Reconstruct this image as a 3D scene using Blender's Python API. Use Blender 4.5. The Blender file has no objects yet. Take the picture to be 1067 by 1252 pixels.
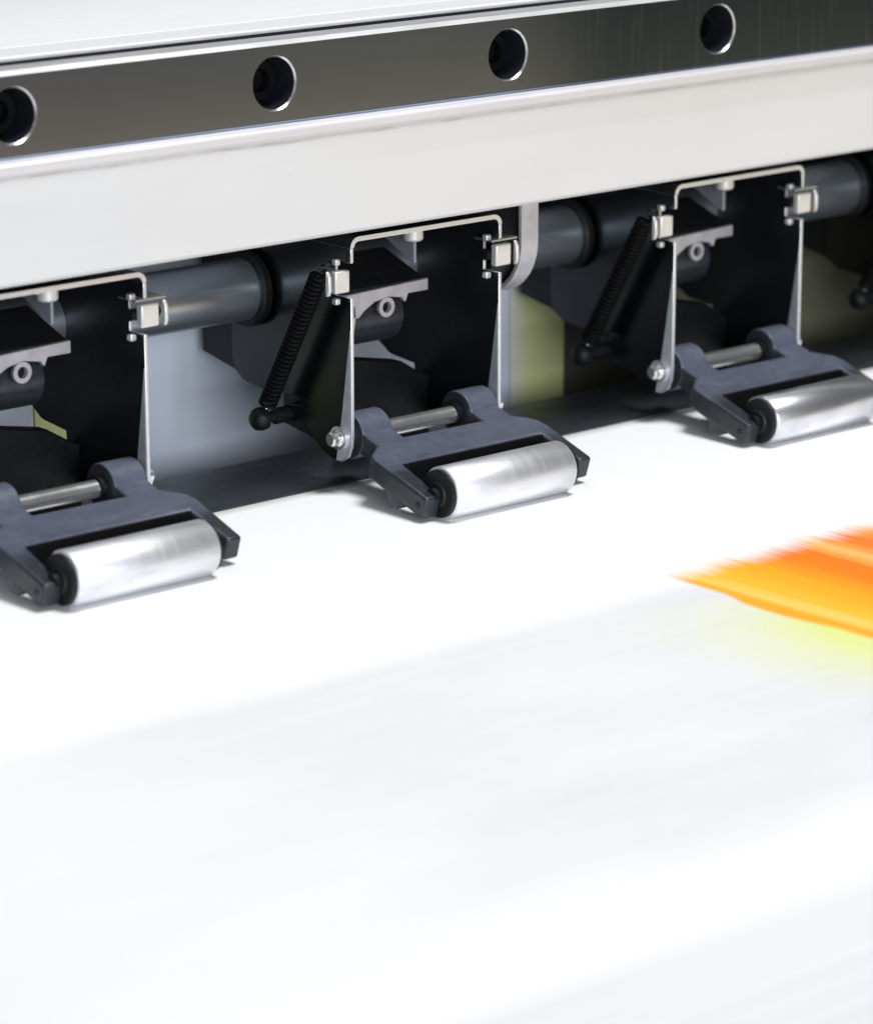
import bpy, bmesh, math, random
from mathutils import Vector, Matrix
random.seed(7)
scene = bpy.context.scene
C = scene.collection
K = 0.001                      # geometry below is written in millimetres
R = math.radians

# ---------------------------------------------------------------- camera
cam_d = bpy.data.cameras.new('camera')
cam = bpy.data.objects.new('camera', cam_d); C.objects.link(cam)
scene.camera = cam
cam.location = (-479.89*K, -547.73*K, 202.99*K)
cam.rotation_euler = (R(90-15.45), 0, -R(41.02))
cam_d.sensor_fit = 'HORIZONTAL'; cam_d.sensor_width = 36.0
cam_d.lens = 4237/1067*36.0
cam_d.clip_start = 0.02; cam_d.clip_end = 60
cam_d.dof.use_dof = True
cam_d.dof.focus_distance = 0.764
cam_d.dof.aperture_fstop = 20.0

# ---------------------------------------------------------------- light
world = bpy.data.worlds.new('World'); scene.world = world
world.use_nodes = True
bg = world.node_tree.nodes['Background']
bg.inputs['Color'].default_value = (0.80, 0.86, 1.0, 1)
bg.inputs['Strength'].default_value = 0.07

def area(name, loc, target, size, power, color=(1, 1, 1)):
    d = bpy.data.lights.new(name, 'AREA'); d.shape = 'RECTANGLE'
    d.size, d.size_y = size[0]*K, size[1]*K; d.energy = power; d.color = color
    o = bpy.data.objects.new(name, d); C.objects.link(o)
    o.location = Vector(loc)*K
    o.rotation_euler = (Vector(target)-Vector(loc)).to_track_quat('-Z', 'Y').to_euler()
    return o
area('key_light', (130, -360, 1260), (0, -80, 0), (360, 360), 17.0, (1.0, 0.995, 0.985))
area('fill_light', (-480, -1260, 270), (0, 0, 30), (900, 500), 13.8, (0.91, 0.95, 1.0))

scene.view_settings.view_transform = 'Standard'
scene.view_settings.look = 'None'
scene.view_settings.gamma = 1
scene.view_settings.exposure = 0.0
scene.render.engine = 'CYCLES'
scene.cycles.max_bounces = 10

# ---------------------------------------------------------------- materials
class NT:
    """little helper for node trees"""
    def __init__(self, name):
        self.m = bpy.data.materials.new(name); self.m.use_nodes = True
        self.t = self.m.node_tree; self.b = self.t.nodes['Principled BSDF']
        self.tc = None
    def n(self, kind, **kw):
        o = self.t.nodes.new(kind)
        for k, v in kw.items(): setattr(o, k, v)
        return o
    def put(self, sock, v):
        if hasattr(v, 'is_output'): self.t.links.new(v, sock)
        else: sock.default_value = v
    def coord(self):
        if not self.tc: self.tc = self.n('ShaderNodeTexCoord')
        return self.tc.outputs['Object']
    def mapped(self, scale):
        m = self.n('ShaderNodeMapping'); self.t.links.new(self.coord(), m.inputs['Vector'])
        m.inputs['Scale'].default_value = tuple(s/K for s in scale)
        return m.outputs['Vector']
    def noise(self, scale, detail=3, rough=0.55, dist=0.0, own=False):
        o = self.n('ShaderNodeTexNoise'); vec = self.mapped(scale)
        if own:                                       # a different patch of the noise on each copy
            oi = self.n('ShaderNodeObjectInfo'); a = self.n('ShaderNodeVectorMath', operation='ADD')
            cx = self.n('ShaderNodeCombineXYZ')
            for k, q in enumerate((91.0, 57.0, 33.0)): self.t.links.new(self.math('MULTIPLY', oi.outputs['Random'], q), cx.inputs[k])
            self.t.links.new(vec, a.inputs[0]); self.t.links.new(cx.outputs[0], a.inputs[1]); vec = a.outputs[0]
        self.t.links.new(vec, o.inputs['Vector'])
        o.inputs['Scale'].default_value = 1; o.inputs['Detail'].default_value = detail
        o.inputs['Roughness'].default_value = rough; o.inputs['Distortion'].default_value = dist
        return o.outputs['Fac']
    def ramp(self, fac, stops, interp='LINEAR'):
        o = self.n('ShaderNodeValToRGB'); o.color_ramp.interpolation = interp
        e = o.color_ramp.elements
        while len(e) < len(stops): e.new(0.5)
        for el, (p, c) in zip(e, stops):
            el.position = p; el.color = (*c, 1) if hasattr(c, '__len__') else (c, c, c, 1)
        self.put(o.inputs['Fac'], fac); return o.outputs['Color']
    def math(self, op, a, b=0.0, c=0.0):
        o = self.n('ShaderNodeMath', operation=op)
        for i, v in enumerate((a, b, c)): self.put(o.inputs[i], v)
        return o.outputs[0]
    def smooth(self, v, lo, hi, a=0.0, b=1.0):
        o = self.n('ShaderNodeMapRange', interpolation_type='SMOOTHSTEP')
        self.put(o.inputs['Value'], v)
        o.inputs['From Min'].default_value = lo; o.inputs['From Max'].default_value = hi
        o.inputs['To Min'].default_value = a; o.inputs['To Max'].default_value = b
        return o.outputs['Result']
    def mix(self, f, a, b, mode='MIX'):
        o = self.n('ShaderNodeMix', data_type='RGBA', blend_type=mode)
        self.put(o.inputs[0], f)
        for s, v in ((o.inputs[6], a), (o.inputs[7], b)):
            self.put(s, v if hasattr(v, 'is_output') else (*v, 1))
        return o.outputs[2]
    def bump(self, h, strength=0.2, dist=0.05):
        o = self.n('ShaderNodeBump'); o.inputs['Strength'].default_value = strength
        o.inputs['Distance'].default_value = dist*K
        self.put(o.inputs['Height'], h); self.t.links.new(o.outputs[0], self.b.inputs['Normal'])
    def set(self, **kw):
        for k, v in kw.items():
            k = {'color': 'Base Color', 'rough': 'Roughness', 'metal': 'Metallic', 'spec': 'Specular IOR Level', 'coat': 'Coat Weight'}[k]
            if k == 'Base Color' and not hasattr(v, 'is_output'): v = (*v, 1)
            self.put(self.b.inputs[k], v)
        return self.m

def simple(name, color, rough, metal=0.0, var=0.12, scale=(.35, .35, .35), spec=0.5, bump=0.0):
    t = NT(name)
    f = t.noise(scale, 4)
    lo = tuple(c*(1-var) for c in color); hi = tuple(min(1, c*(1+var)) for c in color)
    t.set(color=t.ramp(f, [(.3, lo), (.7, hi)]), rough=t.smooth(t.noise(tuple(s*2.1 for s in scale), 3), .3, .7, rough*.85, min(1, rough*1.15)), metal=metal, spec=spec)
    if bump: t.bump(t.noise((6, 6, 6), 2), bump, 0.05)
    return t.m

M = {}
M['frame_plastic'] = None
t = NT('frame_plastic')
f1 = t.noise((.12, .25, .25), 5, .65, .2, True)
xs = t.n('ShaderNodeSeparateXYZ'); t.t.links.new(t.coord(), xs.inputs[0])
rear_tone = t.smooth(t.math('ADD', t.math('MULTIPLY', xs.outputs['Y'], 1000.0), t.math('MULTIPLY', f1, 5.0)), 11.0, 19.0)  # paler towards the hinge end, with a noisy border
ca = t.ramp(f1, [(.3, (.015, .018, .025)), (.6, (.021, .025, .034)), (.75, (.034, .038, .052))])
cb = t.ramp(f1, [(.28, (.068, .078, .112)), (.55, (.080, .091, .130)), (.76, (.112, .124, .168))])
t.set(color=t.mix(rear_tone, ca, cb),
      rough=t.smooth(t.noise((.5, .5, .5), 3), .3, .7, .34, .50), spec=.5)
t.bump(t.noise((3.5, 3.5, 3.5), 3), .18, .05); M['frame_plastic'] = t.m
M['frame_shaded'] = simple('frame_shaded', (.022, .026, .035), .42, 0, .2)  # darker copy for frame sides and lug ends, shade put into the colour
M['black_rubber'] = simple('black_rubber', (.006, .0065, .008), .5, spec=.35)
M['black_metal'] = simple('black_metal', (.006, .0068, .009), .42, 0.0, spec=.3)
M['bolt_black'] = simple('bolt_black', (.0045, .0045, .005), .6, 0.0, spec=.1)
M['black_gloss'] = simple('black_gloss', (.016, .016, .018), .3, 0.0, spec=.35)
t = NT('roller_chrome')
sm = t.noise((.035, .20, .20), 4, .6, .3, True)
turn = t.noise((3.2, .02, .02), 3, .6, 0, True); spk = t.noise((.9, .9, .9), 2, .5, 0, True)
c = t.ramp(sm, [(.32, (.64, .65, .69)), (.5, (.80, .805, .83)), (.7, (.87, .87, .89))])
c = t.mix(t.smooth(turn, .55, .75, 0, .08), c, (.50, .51, .54))
c = t.mix(t.smooth(spk, .76, .80, 0, .25), c, (.25, .26, .30))
t.set(color=c, metal=.85, rough=t.math('ADD', t.smooth(sm, .3, .7, .52, .40), t.smooth(turn, .4, .7, -.03, .04)))
M['roller_chrome'] = t.m
t = NT('polished_chrome')
sm = t.noise((.075, .16, .16), 4, .6, .5)
t.set(color=t.ramp(sm, [(.34, (.60, .61, .65)), (.55, (.78, .79, .83)), (.7, (.84, .84, .87))]), metal=.95, rough=t.smooth(sm, .3, .7, .36, .28))
M['polished_chrome'] = t.m
M['bright_steel'] = simple('bright_steel', (.80, .80, .80), .26, .9, .03, (.06, .06, .06))
M['white_clip'] = simple('white_clip', (.70, .69, .675), .38, .4, .05)
t = NT('sheet_steel')
g = t.noise((.04, .04, .04), 1)
t.set(color=t.ramp(g, [(.3, (.062, .066, .070)), (.7, (.092, .092, .092))]), metal=1.0,
      rough=t.smooth(t.noise((.05, .05, .05), 1), .3, .7, .22, .26))
M['sheet_steel'] = t.m
M['gusset_grey'] = simple('gusset_grey', (.26, .28, .33), .45, .2, .1)
M['glint_steel'] = simple('glint_steel', (.55, .58, .63), .35, .5, .08)
M['edge_steel'] = simple('edge_steel', (.68, .705, .745), .32, .6, .04)
t = NT('tube_steel')
g = t.noise((.03, .05, .05), 2)
t.set(color=t.ramp(g, [(.3, (.44, .50, .57)), (.7, (.52, .585, .645))]), metal=.9,
      rough=t.smooth(t.noise((.12, .3, .3), 3), .3, .7, .29, .31))
M['tube_steel'] = t.m
M['grey_metal'] = simple('grey_metal', (.50, .49, .54), .4, .35, .12, (.3, .3, .3))
# bead of the machined beam: near white painted aluminium
t = NT('beam_paint')
g = t.noise((.012, .05, .05), 4); st = t.noise((.02, .9, .9), 3)
c = t.ramp(g, [(.3, (.615, .613, .615)), (.7, (.65, .648, .648))])
c = t.mix(t.smooth(st, .58, .75, 0, .10), c, (.55, .54, .53))
sp = t.noise((.5, .5, .5), 2)
c = t.mix(t.smooth(sp, .79, .81, 0, .55), c, (.40, .33, .28))
xs = t.n('ShaderNodeSeparateXYZ'); t.t.links.new(t.coord(), xs.inputs[0])
zz = t.math('ADD', t.math('MULTIPLY', xs.outputs['Z'], 1000.0), t.math('MULTIPLY', t.math('SUBTRACT', t.noise((.03, .1, .1), 3), .5), 1.6))
worn = t.math('MULTIPLY', t.smooth(zz, 15.2, 16.2), t.smooth(xs.outputs['X'], -.05, .09))
c = t.mix(t.math('MULTIPLY', worn, .22), c, (.50, .47, .44))
line = t.math('MULTIPLY', t.smooth(zz, 21.5, 21.9), t.smooth(zz, 22.7, 22.2))
c = t.mix(t.math('MULTIPLY', t.math('MULTIPLY', line, t.smooth(t.noise((.05, .2, .2), 4, .7), .40, .62)), .5), c, (.42, .34, .30))
t.set(color=c, rough=.42); t.bump(st, .06, .05); M['beam_paint'] = t.m
t = NT('beam_top')
g = t.noise((.02, .35, .35), 4)
t.set(color=t.ramp(g, [(.3, (.89, .91, .93)), (.7, (.93, .94, .95))]), rough=.38, metal=0.0)
M['beam_top'] = t.m
# polished rail steel, brushed and scratched
t = NT('rail_steel')
big = t.noise((.011, .02, .02), 2)
scr = t.noise((.10, .02, .02), 3, .5)
mp = t.n('ShaderNodeMapping'); t.t.links.new(t.coord(), mp.inputs['Vector'])
mp.inputs['Scale'].default_value = (620, 40, 40); mp.inputs['Rotation'].default_value = (0, .25, 0)
ns = t.n('ShaderNodeTexNoise'); ns.inputs['Scale'].default_value = 1; ns.inputs['Detail'].default_value = 1
t.t.links.new(mp.outputs[0], ns.inputs['Vector'])
lines = t.smooth(ns.outputs['Fac'], .56, .72)
xs = t.n('ShaderNodeSeparateXYZ'); t.t.links.new(t.coord(), xs.inputs[0])
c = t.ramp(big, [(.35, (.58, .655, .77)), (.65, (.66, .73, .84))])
c = t.mix(t.smooth(xs.outputs['X'], .035, .08, 0, .8), c, (.12, .165, .215))  # darker right part: dimmer reflection put into the steel colour
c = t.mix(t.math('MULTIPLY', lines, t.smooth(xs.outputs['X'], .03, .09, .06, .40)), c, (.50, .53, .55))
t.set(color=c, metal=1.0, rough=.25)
M['rail_steel'] = t.m
M['rail_edge'] = simple('rail_edge', (.86, .86, .87), .34, .5, .03, (.02, .1, .1))
M['rim_steel'] = simple('rim_steel', (.60, .60, .61), .3, .9, .1)
M['bore_steel'] = simple('bore_steel', (.035, .04, .055), .4, .6, .1)
M['ledge_aluminium'] = simple('ledge_aluminium', (.72, .70, .72), .38, .25, .04, (.02, .5, .5))
M['shade_strip_dark'] = simple('shade_strip_dark', (.030, .036, .044), .34, .0, .18, (.05, .15, .15), .5)
M['panel_grey'] = simple('panel_grey', (.58, .63, .725), .45, 0, .05, (.03, .03, .03))
M['panel_olive'] = simple('panel_olive', (.66, .69, .33), .5, 0, .08, (.03, .03, .03))
t = NT('panel_blend')
xs = t.n('ShaderNodeSeparateXYZ'); t.t.links.new(t.coord(), xs.inputs[0])
t.set(color=t.mix(t.smooth(xs.outputs['X'], .0965, .105), (.60, .605, .60), (.60, .63, .31)), rough=.5)
M['panel_blend'] = t.m
M['panel_dark'] = simple('panel_dark', (.06, .058, .048), .5, 0, .15, (.03, .03, .03))
M['panel_moss'] = simple('panel_moss', (.16, .16, .105), .5, 0, .15, (.03, .03, .03))
M['platen'] = simple('platen', (.20, .21, .22), .5)
M['floor'] = simple('floor', (.13, .142, .155), .6, 0, .2, (.004, .004, .004))

# paper: blank white, a faint grey print, and an orange/yellow print streaked along the feed direction
t = NT('printed_paper')
xs = t.n('ShaderNodeSeparateXYZ'); t.t.links.new(t.coord(), xs.inputs[0])
X = t.math('MULTIPLY', xs.outputs['X'], 1000.0); Y = t.math('MULTIPLY', xs.outputs['Y'], 1000.0)
jag = t.noise((.8, .010, 0), 5, .72); jagw = t.noise((.10, .006, 0), 2)
vj = t.math('ADD', Y, t.math('ADD', t.math('MULTIPLY', t.math('SUBTRACT', jag, .5), 9.0), t.math('MULTIPLY', t.math('SUBTRACT', jagw, .5), 7.0)))
paper = t.ramp(t.noise((.02, .02, .02), 3), [(.3, (.872, .876, .882)), (.7, (.888, .89, .894))])
# faint grey print between the head line and the last white band
gw = t.math('ADD', Y, t.math('MULTIPLY', t.math('SUBTRACT', t.noise((.012, .05, 0), 3), .5), 14.0))
m_top = t.smooth(gw, -62.0, -74.0); m_bot = t.smooth(gw, -192.0, -170.0)
tone = t.smooth(t.noise((.010, .022, 0), 4, .6), .3, .7, .55, 1.0)
band = t.smooth(t.noise((.004, .35, 0), 3), .35, .65, .88, 1.0)
xl = t.smooth(X, -190, -70, .45, 1.0)
mg = t.math('MULTIPLY', t.math('MULTIPLY', t.math('MULTIPLY', m_top, m_bot), t.math('MULTIPLY', tone, band)), xl)
col = t.mix(mg, paper, (.70, .705, .728))
# next printed band, just where the sheet starts to fall away
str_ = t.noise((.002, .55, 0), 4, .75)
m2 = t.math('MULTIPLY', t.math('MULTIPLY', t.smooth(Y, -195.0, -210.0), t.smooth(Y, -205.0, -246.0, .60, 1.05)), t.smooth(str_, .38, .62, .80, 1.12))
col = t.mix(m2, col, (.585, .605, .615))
# yellow-green haze of ink beside the orange
yg = t.math('MULTIPLY', t.smooth(t.math('ADD', X, t.math('MULTIPLY', Y, .10)), -46, -4), t.math('MULTIPLY', t.smooth(vj, -68, -120), t.smooth(Y, -172, -122)))
yg = t.math('MULTIPLY', yg, t.smooth(t.noise((.05, .02, 0), 3), .25, .75, .6, 1.05))
yg2 = t.math('POWER', yg, 1.15)
col = t.mix(t.math('MULTIPLY', yg, .22), col, (.80, .83, .62))
col = t.mix(t.math('MINIMUM', t.math('MULTIPLY', yg2, 1.0), 1.0), col, (.73, .805, .09))
# orange
streak = t.noise((.30, .007, 0), 4, .6, .1); streak2 = t.noise((1.1, .012, 0), 2)
Xs = t.math('ADD', X, t.math('ADD', t.math('MULTIPLY', t.math('SUBTRACT', streak, .5), 9.0), t.math('MULTIPLY', t.math('SUBTRACT', streak2, .5), 3.0)))
# deeper orange drifts with distance from the head line
Xd = t.math('ADD', Xs, t.math('MULTIPLY', t.math('ADD', Y, 63.0), .05))
fac = t.math('DIVIDE', Xd, 90.0)
orange = t.ramp(fac, [(.045, (.86, .40, .02)), (.075, (.90, .44, .03)), (.10, (.93, .62, .13)), (.145, (.90, .50, .03)), (.24, (.90, .42, .012)), (.30, (.90, .345, .008)),
                      (.36, (.90, .235, .006)), (.45, (.89, .20, .005)), (.49, (.92, .36, .07)), (.515, (.93, .52, .17)), (.55, (.92, .36, .06)), (.60, (.90, .20, .02)), (.68, (.90, .30, .04)), (.735, (.93, .62, .22)), (.80, (.94, .74, .34))])
bumpx = t.math('MULTIPLY', t.math('MULTIPLY', t.smooth(Y, -78, -88), t.smooth(Y, -112, -96)), 2.2)
m_left = t.smooth(t.math('ADD', X, t.math('ADD', bumpx, t.math('MULTIPLY', t.math('SUBTRACT', streak2, .5), 1.2))), 4.3, 6.4)
m_head = t.smooth(vj, -58.5, -69.0)
mo = t.math('MULTIPLY', m_left, m_head)
col = t.mix(mo, col, orange)
gr = t.noise((1.6, 1.1, 1), 3, .7)
col = t.mix(t.smooth(gr, .35, .65, 0, .035), col, (.60, .61, .64))
t.set(color=col, rough=.7, spec=.12); t.bump(t.noise((.5, .5, .5), 3), .06, .05)
M['printed_paper'] = t.m

# ---------------------------------------------------------------- mesh helpers (mm)
class MB:
    def __init__(self): self.bm = bmesh.new()
    def prism(self, pts, axis, a, b):
        """polygon extruded along an axis; pts are the two other coordinates in cyclic x,y,z order kept as written"""
        def v(p, h):
            if axis == 'x': return (h, p[0], p[1])
            if axis == 'y': return (p[0], h, p[1])
            return (p[0], p[1], h)
        bm = self.bm
        A = [bm.verts.new(v(p, a)) for p in pts]; B = [bm.verts.new(v(p, b)) for p in pts]
        n = len(pts)
        bm.faces.new(A); bm.faces.new(B[::-1])
        for i in range(n): bm.faces.new((A[i], B[i], B[(i+1) % n], A[(i+1) % n]))
        return A + B
    def box(self, x0, x1, y0, y1, z0, z1):
        return self.prism([(y0, z0), (y1, z0), (y1, z1), (y0, z1)], 'x', x0, x1)
    def lathe(self, prof, base, axis, seg=32, cap=True):
        """prof = [(radius, distance along axis)...] closed with caps where radius > 0"""
        bm = self.bm; ax = Vector(axis).normalized()
        u = ax.orthogonal().normalized(); w = ax.cross(u); base = Vector(base)
        rings = []
        for r, h in prof:
            if r < 1e-6: rings.append([bm.verts.new(base + ax*h)])
            else: rings.append([bm.verts.new(base + ax*h + (u*math.cos(2*math.pi*i/seg) + w*math.sin(2*math.pi*i/seg))*r) for i in range(seg)])
        for p, q in zip(rings, rings[1:]):
            for i in range(seg):
                j = (i+1) % seg
                if len(p) == 1 and len(q) == 1: continue
                if len(p) == 1: bm.faces.new((p[0], q[i], q[j]))
                elif len(q) == 1: bm.faces.new((p[i], q[0], p[j]))
                else: bm.faces.new((p[i], q[i], q[j], p[j]))
        if cap and len(rings[0]) > 1: bm.faces.new(rings[0][::-1])
        if cap and len(rings[-1]) > 1: bm.faces.new(rings[-1])
    def cyl(self, p0, p1, r, seg=28, ch=0.0):
        p0, p1 = Vector(p0), Vector(p1); L = (p1-p0).length
        prof = [(r, 0), (r, L)] if not ch else [(r-ch, 0), (r, ch), (r, L-ch), (r-ch, L)]
        self.lathe(prof, p0, p1-p0, seg)
    def tube(self, path, r, seg=8):
        bm = self.bm; path = [Vector(p) for p in path]; rings = []
        for i, p in enumerate(path):
            d = (path[min(i+1, len(path)-1)] - path[max(i-1, 0)]).normalized()
            u = d.cross(Vector((1, 0.013, 0.021))).normalized(); w = d.cross(u)
            rings.append([bm.verts.new(p + (u*math.cos(2*math.pi*k/seg) + w*math.sin(2*math.pi*k/seg))*r) for k in range(seg)])
        for a, b in zip(rings, rings[1:]):
            for k in range(seg): bm.faces.new((a[k], b[k], b[(k+1) % seg], a[(k+1) % seg]))
        bm.faces.new(rings[0][::-1]); bm.faces.new(rings[-1])
    def build(self, name, mat, parent=None, bevel=0.0, angle=35, loc=None, seg=2):
        bm = self.bm
        bmesh.ops.recalc_face_normals(bm, faces=bm.faces[:])
        bmesh.ops.scale(bm, vec=(K, K, K), verts=bm.verts[:])
        me = bpy.data.meshes.new(name); bm.to_mesh(me); bm.free()
        for p in me.polygons: p.use_smooth = True
        me.set_sharp_from_angle(angle=R(angle))
        mats = mat if isinstance(mat, (list, tuple)) else [mat]
        for m in mats: me.materials.append(m)
        o = bpy.data.objects.new(name, me); C.objects.link(o)
        if parent: o.parent = parent
        if loc: o.location = Vector(loc)*K
        if bevel:
            md = o.modifiers.new('bevel', 'BEVEL'); md.width = bevel*K; md.segments = seg
            md.limit_method = 'ANGLE'; md.angle_limit = R(30)
        return o

def tag(o, label, cat, group=None):
    o['label'] = label; o['category'] = cat
    if group: o['group'] = group
    return o
def thing(name, loc, label, cat, group=None):
    o = bpy.data.objects.new(name, None); C.objects.link(o); o.location = Vector(loc)*K
    o.empty_display_size = 0.01
    return tag(o, label, cat, group)
def copy_tree(o, parent=None):
    c = o.copy(); C.objects.link(c)
    if parent: c.parent = parent
    for ch in [x for x in scene.objects if x.parent is o]: copy_tree(ch, c)
    return c
def arc(cx, cy, r, a0, a1, n):
    return [(cx + r*math.cos(R(a0+(a1-a0)*i/n)), cy + r*math.sin(R(a0+(a1-a0)*i/n))) for i in range(n+1)]

# ---------------------------------------------------------------- setting
b = MB(); b.box(-6000, 6000, -6000, 6000, -760, -750)
fl = b.build('floor', M['floor']); fl['kind'] = 'structure'
b = MB(); b.box(-420, 620, -192, 37, -24, -0.6)
pl = b.build('platen', M['platen'], bevel=2); pl['kind'] = 'structure'

# ---------------------------------------------------------------- the sheet
bm_ = MB(); prof = []
y = 40.0
while y > -200: prof.append((y, 0.0)); y -= 6
for i in range(25):
    a = R(90*i/24); prof.append((-200-150*math.sin(a), -150*(1-math.cos(a))))
for i in range(1, 12): prof.append((-350, -150-40*i))
xsn = [-420 + 26*i for i in range(41)]
grid = [[bm_.bm.verts.new((x, yy, zz)) for x in xsn] for yy, zz in prof]
for r0, r1 in zip(grid, grid[1:]):
    for i in range(len(xsn)-1): bm_.bm.faces.new((r0[i], r0[i+1], r1[i+1], r1[i]))
sheet = bm_.build('paper_sheet', M['printed_paper'], angle=180)
sol = sheet.modifiers.new('thickness', 'SOLIDIFY'); sol.thickness = 0.25*K; sol.offset = -1
tag(sheet, 'white paper sheet with a streaky orange and yellow print, lying under the rollers', 'paper')

# dark strip added in place of the beam's shadow on the sheet
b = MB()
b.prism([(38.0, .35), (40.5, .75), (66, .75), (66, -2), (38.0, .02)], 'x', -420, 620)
g = b.build('shade_strip', M['shade_strip_dark'], bevel=.15)
tag(g, 'dark strip standing in for the beam shadow along the back edge of the white paper', 'shade strip')

# panels far behind, under the beam
rp = thing('rear_panel', (0, 88, -30), 'row of grey, olive and dark cover panels behind the brackets under the beam', 'panel')
def panel(x0, x1, mat, lab):
    b = MB(); b.box(x0, x1-.4, 0, 3, 0, 130); o = b.build('panel_section', mat, rp, bevel=.2); o['label'] = lab
panel(-300, -47.5, M['panel_grey'], 'grey blue panel section at the left end')
panel(-47.5, -36, M['panel_olive'], 'narrow olive panel section near the left')
panel(-36, 98, M['panel_grey'], 'wide grey panel section in the middle')
panel(98, 117, M['panel_blend'], 'olive yellow panel section right of the wide grey one')
panel(117, 150, M['panel_dark'], 'dark brown panel section')
panel(150, 500, M['panel_moss'], 'dull moss coloured panel section at the right')

# ---------------------------------------------------------------- beam
beam = thing('printer_beam', (0, 28, 60), 'long off-white beam crossing the printer above the pinch rollers', 'beam')
def Lz(p): return (p[0]-28, p[1]-60)
prof = [(27.6, 60.6), (28.2, 59.9), (34, 59.9), (34, 61.5), (150, 61.5), (150, 101.5), (46.2, 101.5), (46.2, 83.2), (27.6, 83.2)]
b = MB(); b.prism([Lz(p) for p in prof], 'x', -420, 620)
b.build('beam_body', M['beam_paint'], beam, bevel=.25)
b = MB(); b.prism([Lz(p) for p in [(27.3, 82.9), (46, 82.9), (46, 85.45), (28.3, 85.45), (27.5, 85.2), (27.0, 84.6), (27.0, 83.2)]], 'x', -420, 620)
b.build('rail_ledge', M['ledge_aluminium'], beam, bevel=.25, seg=3)
b = MB(); b.prism([Lz(p) for p in [(47.0, 101.8), (47.0, 103.4), (58.5, 103.4), (59, 102.9), (60, 102.9), (60.5, 103.2), (150, 103.2), (150, 101.8)]], 'x', -420, 620)
b.build('beam_cover', M['beam_top'], beam, bevel=.2)

# ---------------------------------------------------------------- guide rail with counterbored bolt holes
HX0, HP, HZ = -90.1, 67.1, 94.4
rail = thing('guide_rail', (0, 30, 85.5), 'polished dark steel guide rail with a row of bolt holes, fixed along the beam face', 'rail')
b = MB(); bm = b.bm
Z0, Z1 = 0.0, 17.9; zc = HZ-85.5; rr, rc = 5.65, 6.0; n = 48
holes = [HX0 + HP*i for i in range(-4, 8)]
xe = [HX0 + HP*(i-.5) for i in range(-4, 9)]
def v(x, yy, z): return bm.verts.new((x, yy, z))
def sq(cx, x0, x1, a):
    dx, dz = math.cos(a), math.sin(a); k = 1e9
    if dx > 1e-9: k = min(k, (x1-cx)/dx)
    if dx < -1e-9: k = min(k, (x0-cx)/dx)
    if dz > 1e-9: k = min(k, (Z1-.9-zc)/dz)
    if dz < -1e-9: k = min(k, (Z0+.5-zc)/dz)
    return cx+dx*k, zc+dz*k
for hx, x0, x1 in zip(holes, xe, xe[1:]):
    angs = sorted([2*math.pi*i/n for i in range(n)] + [math.atan2(zz-zc, xx-hx) % (2*math.pi) for xx in (x0, x1) for zz in (Z0+.5, Z1-.9)])
    m = len(angs)
    O = []; A_ = []; B_ = []; D_ = []
    for a in angs:
        ox, oz = sq(hx, x0, x1, a)
        O.append(v(ox, 0, oz)); A_.append(v(hx+rc*math.cos(a), 0, zc+rc*math.sin(a)))
        B_.append(v(hx+rr*math.cos(a), .4, zc+rr*math.sin(a))); D_.append(v(hx+rr*math.cos(a), 8.5, zc+rr*math.sin(a)))
    for p, q in ((O, A_), (A_, B_), (B_, D_)):
        for i in range(m):
            j = (i+1) % m
            f = bm.faces.new((p[i], p[j], q[j], q[i]))
            f.material_index = 2 if p is B_ else (3 if p is A_ else 0)
    f = bm.faces.new(D_); f.material_index = 2
# chamfers, side flanks with the ball groove, back
flank = [(0, Z1-.9), (.9, Z1), (7.0, Z1), (7.3, Z1-2.2), (12.6, Z1-2.2), (13.2, Z1-.3), (15.9, Z1-.3), (15.9, .6), (10.6, .6), (9.6, 1.9), (7.2, 1.9), (5.6, 0), (.5, 0), (0, .5)]
F0 = [v(xe[0], *p) for p in flank]; F1 = [v(xe[-1], *p) for p in flank]
for i in range(len(flank)-1):
    f = bm.faces.new((F0[i], F0[i+1], F1[i+1], F1[i]))
    if i in (0, 1, 5): f.material_index = 1
    if i in (2, 3, 4): f.material_index = 2
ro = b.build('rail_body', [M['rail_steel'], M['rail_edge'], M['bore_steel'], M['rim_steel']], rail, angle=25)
for hx in holes:
    b = MB(); b.lathe([(0, 0), (4.9, 0), (4.9, 2.6), (4.3, 3.2), (2.6, 3.2), (2.4, 1.0), (0, 1.0)], (hx, 8.45, zc), (0, -1, 0), 30)
    b.build('bolt', M['bolt_black'], rail, angle=30)

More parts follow.
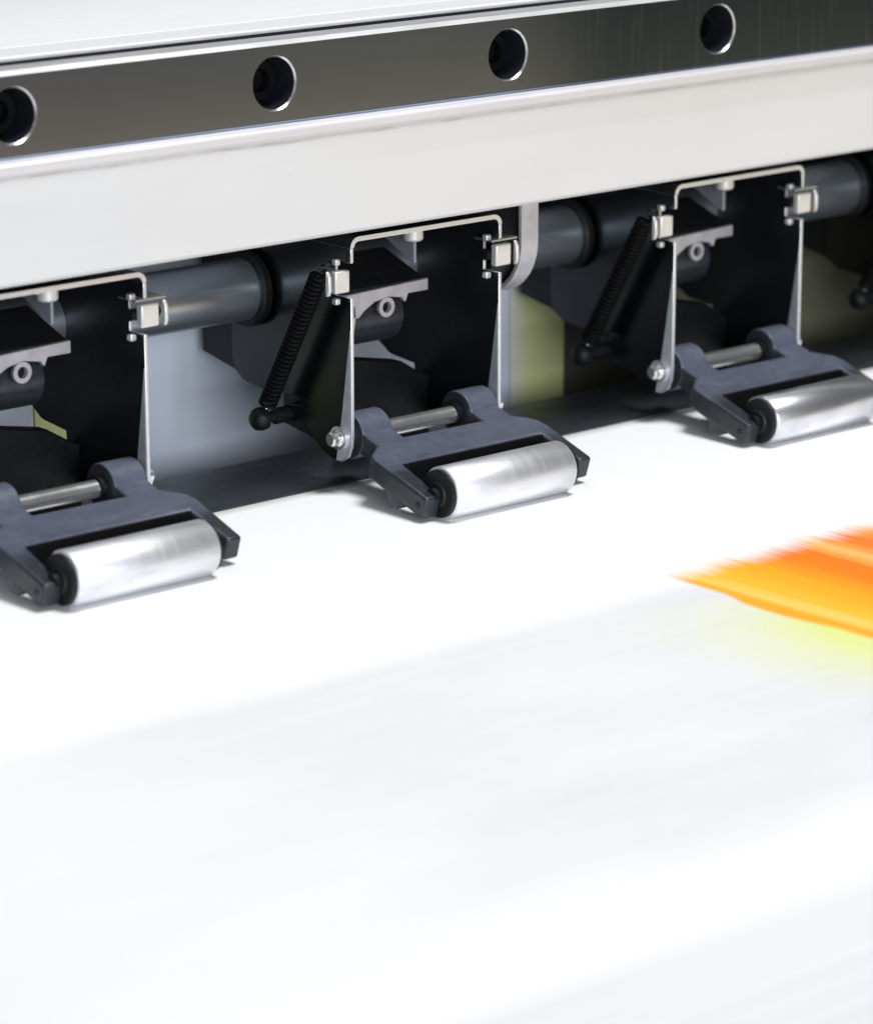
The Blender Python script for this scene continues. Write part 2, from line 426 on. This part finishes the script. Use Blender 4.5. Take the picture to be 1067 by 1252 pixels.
# ---------------------------------------------------------------- pinch rollers
TA = R(17.3)
def tp(s, tt=0.0):          # point on the tilted frame: along s, height tt above its top plane -> (y, z)
    return (1.5 + s*math.cos(TA) - tt*math.sin(TA), 6.4 + s*math.sin(TA) + tt*math.cos(TA))
PY, PZ = 32.3, 12.9
def make_roller():
    root = thing('pinch_roller', (0, 0, 0), '', 'pinch roller', 'pinch rollers resting on the paper')
    b = MB()
    outl = [(-6.6, -2.0), (-2.0, -2.0), (-1.3, 12.9), (40.2, 12.9), (40.4, -.3), (44.3, -.3), (44.7, 15.6), (44.0, 18.6), (42.0, 20.4), (39.2, 22.4), (39.2, 29.5), (30.7, 29.5), (30.7, 22.7), (7.2, 22.9), (7.2, 29.5), (-1.4, 29.5), (-1.4, 21.6), (-5.6, 18.7), (-6.4, 16.8)]
    vs = b.prism(outl, 'z', -5.3, 0)
    Mx = Matrix.Translation((0, 1.5, 6.4)) @ Matrix.Rotation(TA, 4, 'X')
    bmesh.ops.transform(b.bm, matrix=Mx, verts=vs)
    for f in b.bm.faces:
        f.normal_update(); f.material_index = 0 if abs(f.normal.z) > .6 else 1
    fr = b.build('frame', [M['frame_plastic'], M['frame_shaded']], root, bevel=.75, seg=3)
    for x0, x1 in ((-1.5, 7.3), (30.6, 39.3)):
        b = MB(); b.prism(arc(PY, PZ, 5.3, 0, 352.5, 47), 'x', x0, x1)
        for f in b.bm.faces:
            f.normal_update(); f.material_index = 1 if abs(f.normal.x) > .5 else 0
        b.build('hinge_lug', [M['frame_plastic'], M['frame_shaded']], fr, bevel=.4, angle=30)
    # feet under the arms
    for x0, x1 in ((-6.3, -2.6), (41.2, 44.2)):
        b = MB(); b.prism([(7.5, 4.2), (13.2, 5.0), (13.0, 1.8), (10.0, 1.4), (8.0, 2.2)], 'x', x0, x1)
        b.build('foot', M['frame_plastic'], fr, bevel=.3)
    # small moulded pin boss near the tip of the left arm
    b = MB(); b.cyl((-6.75, 2.6, 3.9), (-5.5, 2.6, 3.9), .75, 20, .15); b.build('axle_boss', M['black_rubber'], fr)
    # black bar added to give the window its deep shade
    b = MB(); y0, z0 = tp(12.7, -.25); y1, z1 = tp(12.7, -5.6); y2, z2 = tp(10.4, -5.4)
    b.prism([(y0, z0), (y1, z1), (y2, z2), (y2+.3, z2+.8), (y0-.6, z0-1.0), (y0-.5, z0-.1)], 'x', -1.2, 40.2)
    b.build('window_shade_bar', M['bolt_black'], root)
    # roller and its ends
    ry, rz, rad = 1.2, 5.9, 5.9
    b = MB(); b.lathe([(4.6, 0), (5.5, 0), (rad, .45), (rad, 35.1), (5.5, 35.55), (4.6, 35.55)], (-1.2, ry, rz), (1, 0, 0), 72)
    ro = b.build('roller', M['roller_chrome'], root, angle=50)
    for p, d in (((-1.05, ry, rz), -1), ((34.2, ry, rz), 1)):
        b = MB(); b.lathe([(5.35, 0), (5.35, .9), (5.0, 1.15), (3.0, 1.15), (2.6, 1.6), (1.6, 1.6), (1.6, 2.9)], p, (d, 0, 0), 40)
        b.build('end_cap', M['black_rubber'], ro, angle=30)
    b = MB(); b.cyl((-5.0, ry+3.2, rz-1.2), (43.0, ry+3.2, rz-1.2), 1.1, 16)
    b.build('axle', M['black_metal'], ro)
    b = MB(); b.cyl((-5.2, PY, PZ), (43.2, PY, PZ), 2.0, 28, .3)
    b.build('hinge_pin', M['bright_steel'], root)
    b = MB(); b.lathe([(2.0, 0), (2.7, .2), (2.7, 1.0), (2.0, 1.2)], (29.2, PY, PZ), (1, 0, 0), 24); b.build('collar', M['black_metal'], root)
    # rear lever carrying the spring knob
    b = MB(); b.prism([(34, 9.2), (40, 8.6), (46, 10.2), (55.5, 11.6), (56.5, 14.0), (55.5, 16.4), (45.5, 17.6), (40, 17.2), (34, 16.4)], 'x', -1.5, 1.0)
    lv = b.build('lever', M['black_metal'], root, bevel=.4)
    b = MB(); b.lathe([(1.9, 0), (1.9, 5.2), (1.3, 5.5), (1.3, 7.3), (1.9, 7.5), (2.6, 8.0), (2.75, 9.2), (2.5, 10.4), (1.6, 11.3), (0, 11.6)], (-.5, 53.6, 14.2), (-1, 0, 0), 28)
    b.build('knob', M['black_rubber'], lv, angle=40)
    # dark sealing block behind the hinge
    b = MB(); b.prism([(-1.2, 24.4), (18, 24.2), (31.2, 21.7), (36, 18.8), (39.6, 17.2), (39.6, 2.0), (13, 2.0), (13, 13), (-1.2, 13)], 'y', 52, 56)
    b.build('lever_block', M['black_metal'], root, bevel=.4)
    return root

# ---------------------------------------------------------------- support brackets
PL = -3.8; PR = 40.0; TH = 0.9
def plate_profile(x):
    rear = [(43.6, 13.2), (45.3, 17.2), (47.5, 19.6), (53, 19.4)] if x < 0 else [(46, 8.0), (57.0, 7.5), (58.0, 18.9)]
    return [(28.3, 57.2), (28.3, 53.0), (33.6, 53.0), (33.6, 45.2), (28.3, 45.2), (28.3, 14.5), (28.6, 11.2), (29.8, 8.7), (32.0, 7.4), (34.4, 7.3), (37.6, 8.3), (41, 10.3),] + rear + [(60, 19.1), (67.5, 20.0), (70.4, 22.0), (71.4, 25), (71.6, 57.2)]
def back_profile():
    return [(50, 57.2), (50, 19.9), (60, 18.7), (67.6, 19.4), (72, 21.8), (83.5, 24.0), (83.5, 57.2)]
def make_bracket():
    root = thing('support_bracket', (0, 28, 58.8), '', 'bracket', 'roller support brackets under the beam')
    def sh(pts): return [(p[0]-28, p[1]-58.8) for p in pts]
    b = MB()
    # bent top flange with rounded corners (XZ profile run along Y)
    ro, ri = 2.4, 1.35
    xl, xr = PL, PR+TH
    out = arc(xl+ro, -ro, ro, 180, 90, 6) + arc(xr-ro, -ro, ro, 90, 0, 6)
    inn = arc(xr-ro, -ro, ri, 0, 90, 6) + arc(xl+ro, -ro, ri, 90, 180, 6)
    b.prism(out+inn, 'y', .3, 50)
    for f in b.bm.faces:
        f.normal_update(); f.material_index = 0 if abs(f.normal.y) > .5 else 1
    fl_ = b.build('top_flange', [M['edge_steel'], M['black_metal']], root, angle=40)
    for x in (PL, PR):
        b = MB(); b.prism(sh([(p[0], min(p[1], 56.4)) for p in plate_profile(x)]), 'x', x, x+TH)
        for f in b.bm.faces:
            nrm = f.normal
            f.normal_update()
            if abs(f.normal.x) < .5 and f.calc_center_median().y < 22: f.material_index = 1
        pm = b.build('side_plate', [M['sheet_steel'], M['edge_steel']] if x == PL else [M['black_metal'], M['edge_steel']], root, bevel=.18)  # right plate black: shade inside the channel put into its colour
        b = MB(); b.prism(sh([(p[0], min(p[1], 56.4)) for p in back_profile()]), 'x', x+TH+.05, x+TH+1.0)
        b.build('backing_plate', M['black_metal'], root)
    for x in (PL-.12, PR-.12):  # pale wedge standing in for the paper's reflection low on each plate
        b = MB(); b.prism(sh([(28.45, 38), (28.45, 14.5), (28.8, 11.3), (30.0, 8.9), (32.0, 7.6), (33.6, 7.5), (32.2, 14), (30.6, 24)]), 'x', x, x+.5)
        b.build('edge_glint', M['glint_steel'], root)
    # spring rod ends: square clip through each plate with a snap ring
    for s, xa in ((-1, PL), (1, PR+TH)):
        c0 = (30.8-28); zb = 48.8-58.8
        x0, x1 = (xa-3.2, xa+.9) if s < 0 else (xa-.5, xa+4.1)
        b = MB(); b.box(x0, x1, c0-1.2, c0+.7, zb-2.5, zb+2.5); cl = b.build('rod_clip', M['white_clip'], root, bevel=.35)
        xe_ = xa-3.2 if s < 0 else xa+4.1
        b = MB(); b.cyl((xe_-s*5.5, c0+2.0, zb), (xe_+s*2.0, c0+2.0, zb), 1.3, 20); b.build('rod', M['black_metal'], cl)
        b = MB(); b.prism([(c0-1.2, zb-2.6), (c0-.3, zb-2.9), (c0-.3, zb+2.9), (c0-.8, zb+2.7), (c0-1.5, zb+1.5), (c0-1.6, zb-1.2)], 'x', xe_+s*1.3, xe_+s*2.2); b.build('snap_clip', M['white_clip'], cl, bevel=.25)
        for dz in (-4.4, 4.4):
            b = MB(); b.box(xa-2.6 if s < 0 else xa-3.0, xa-1.2 if s < 0 else xa-1.4, c0-.6, c0+1.0, zb+dz-.7, zb+dz+.7); b.build('tab', M['edge_steel'], cl, bevel=.3)
    # top lip over the right hand clip
    b = MB(); b.box(PR-1.6, PR+TH+5.4, -.2+1.2, 7, -6.5, -6.1); b.build('clip_lip', M['tube_steel'], root)
    # fixing screw under the flange
    b = MB(); b.lathe([(3.1, 0), (3.1, 1.0), (2.3, 1.2), (2.3, 3.4), (1.9, 3.8), (0, 3.8)], (21.8, 9, -1.25), (0, 0, -1), 24); b.build('screw', M['white_clip'], root, angle=30)
    b = MB(); b.lathe([(.9, 0), (.9, 1.2), (0, 1.5)], (17.2, 6, -1.25), (0, 0, -1), 14); b.build('rivet', M['grey_metal'], root)
    # gusset hanging from the flange
    b = MB(); b.prism([(12.0, -1.3), (34.0, -1.3), (12.6, -11.2), (12.0, -11.2)], 'x', 24.6, 25.4); b.build('gusset', M['gusset_grey'], root, bevel=.15)
    # cam lever between the plates: black sloping top, light front edge, drum below
    b = MB(); b.prism([(17.0, -16.2), (17.0, -18.6), (40, -10.2), (40, -8.0)], 'x', PL+TH+.2, 32.0); cm = b.build('cam_lever', M['black_gloss'], root, bevel=.15)
    fe = [(8.6, -16.9), (32.0, -16.1), (32.0, -18.9), (26.0, -18.9), (25.2, -20.8), (24.2, -19.6), (20, -18.9), (16, -19.6), (13.0, -21.2), (11.2, -22.8), (10.4, -22.6), (10.2, -19.9), (7.5, -19.9), (-2.4, -19.9), (-2.4, -16.9)]
    b = MB(); b.prism(fe, 'y', 15.6, 16.9); b.build('front_edge', M['grey_metal'], cm, bevel=.2)
    b = MB(); b.lathe([(1.3, 0), (2.1, 0), (2.3, .3), (2.3, 1.2), (1.3, 1.2), (1.3, 0)], (19.4, 16.6, -21.2), (0, -1, 0), 24, False)
    b.build('eyelet', M['grey_metal'], cm)
    b = MB(); b.lathe([(0, 0), (6.3, 0), (6.8, .5), (6.8, 15.5), (6.3, 16), (0, 16)], (11.2, 25.0, -24.2), (1, 0, 0), 40); b.build('drum', M['tube_dark'], cm, angle=40)
    b = MB(); b.prism([(10.4, -20.2), (11.8, -20.2), (9.9, -31.5), (8.8, -31.5)], 'y', 16.9, 18.0); b.build('stay', M['tube_steel'], cm)
    # coil spring from the left clip down to the roller lever
    p0 = Vector((-8.6, 33.2-28, 50.5-58.8)); p1 = Vector((-8.6, 52.4-28, 17.5-58.8))
    d = (p1-p0).normalized(); u = Vector((1, 0, 0)); w = d.cross(u); L = (p1-p0).length
    turns = 31; pts = []
    for i in range(turns*12+1):
        a = 2*math.pi*i/12; pts.append(p0 + d*(L*i/(turns*12)) + (u*math.cos(a)+w*math.sin(a))*1.75)
    b = MB(); b.tube(pts, .50, 6); sp_ = b.build('spring', M['bolt_black'], root, angle=180)
    b = MB(); b.tube([p0-d*.2+u*2.0, p0-d*1.4, p0-d*2.6-u*.3, p0-d*3.2+u*1.6, p0-d*2.0+u*3.0], .5, 8); b.build('hook', M['black_gloss'], sp_, angle=180)
    b = MB(); b.tube([p1+d*.2+u*2.0, p1+d*1.2, p1+d*2.4+w*1.0, p1+d*3.6, p1+d*2.6-w*1.4], .6, 8); b.build('hook', M['tube_steel'], sp_, angle=180)
    # pivot bolt head outside the left plate
    b = MB(); b.lathe([(2.7, 0), (2.7, .7), (1.7, .9), (1.7, 2.6), (1.3, 3.0), (0, 3.0)], (PL-.05, PY-28, PZ-58.8), (-1, 0, 0), 24); b.build('pivot_bolt', M['bright_steel'], root, angle=30)
    b = MB(); b.lathe([(1.5, 0), (1.5, 1.6), (1.1, 2.0), (0, 2.0)], (PR+TH+.05, PY-28-1.5, PZ-58.8+1.0), (1, 0, 0), 20); b.build('pivot_bolt', M['bright_steel'], root, angle=30)
    return root
M['tube_dark'] = simple('tube_dark', (.055, .065, .08), .35, .6, .2)

BL = {-1: 'leftmost support bracket, cut off by the left edge of the photo',
      0: 'support bracket in the middle, left of the pale vertical strap',
      1: 'support bracket right of the pale strap, above the far roller',
      2: 'support bracket at the right edge, only its spring side showing'}
RL = {-1: 'nearest pinch roller at the lower left, its left lug cut off',
      0: 'middle pinch roller, between the nearest and farthest ones',
      1: 'farthest pinch roller on the right, with a dark band across its shiny cylinder'}
br0 = make_bracket(); ro0 = make_roller()
for k in (-1, 0, 1, 2):
    o = br0 if k == 0 else copy_tree(br0)
    o.location.x = 100*k*K; o['label'] = BL[k]
    if k < 2:
        o = ro0 if k == 0 else copy_tree(ro0)
        o.location.x = 100*k*K; o['label'] = RL[k]
        if k == 1:
            for c in o.children:
                if c.name.startswith('roller'): c.material_slots[0].link = 'OBJECT'; c.material_slots[0].material = M['polished_chrome']
    else:
        o = copy_tree(ro0); o.location.x = 100*k*K
        o['label'] = 'pinch roller past the right edge, only its black lever knob showing'

# ---------------------------------------------------------------- drive tube through the plates
ts = thing('drive_tube', (0, 64, 42.2), 'blue-grey steel tube running behind the brackets under the beam', 'tube')
b = MB(); b.cyl((-400, 0, 0), (600, 0, 0), 7.2, 48); b.build('tube', M['tube_steel'], ts)
for k in (-1, 0, 1, 2):
    b = MB(); b.lathe([(7.25, 0), (8.3, 0), (8.8, .5), (8.8, 2.2), (8.3, 2.7), (7.25, 2.7)], (100*k+PL-2.8, 0, 0), (1, 0, 0), 44); b.build('collar', M['black_rubber'], ts, angle=40)
# dark underside web of the beam
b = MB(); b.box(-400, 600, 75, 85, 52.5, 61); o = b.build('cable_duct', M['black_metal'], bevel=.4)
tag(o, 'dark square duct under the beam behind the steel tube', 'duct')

# ---------------------------------------------------------------- strap in the right gap
st = thing('cable_strap', (52, 31, 60), 'pale grey strap hanging from the beam, curling under beside the bracket', 'strap')
path = [(0, 1.2), (0, -9.0)] + [(13-13*math.cos(R(a)), -9.5-13.5*math.sin(R(a))) for a in range(4, 110, 5)]
inn = [(p[0]+.9, p[1]) if i < 2 else (13-12.1*math.cos(R(4+5*(i-2))), -9.5-12.6*math.sin(R(4+5*(i-2)))) for i, p in enumerate(path)]
b = MB(); b.prism(path + inn[::-1], 'x', -2.6, 2.6); b.build('band', M['grey_metal'], st, angle=40)
b = MB(); b.cyl((-9.2, 14, -10), (2.0, 14, -10), 11.8, 48, .5); b.build('drum', M['black_rubber'], st)
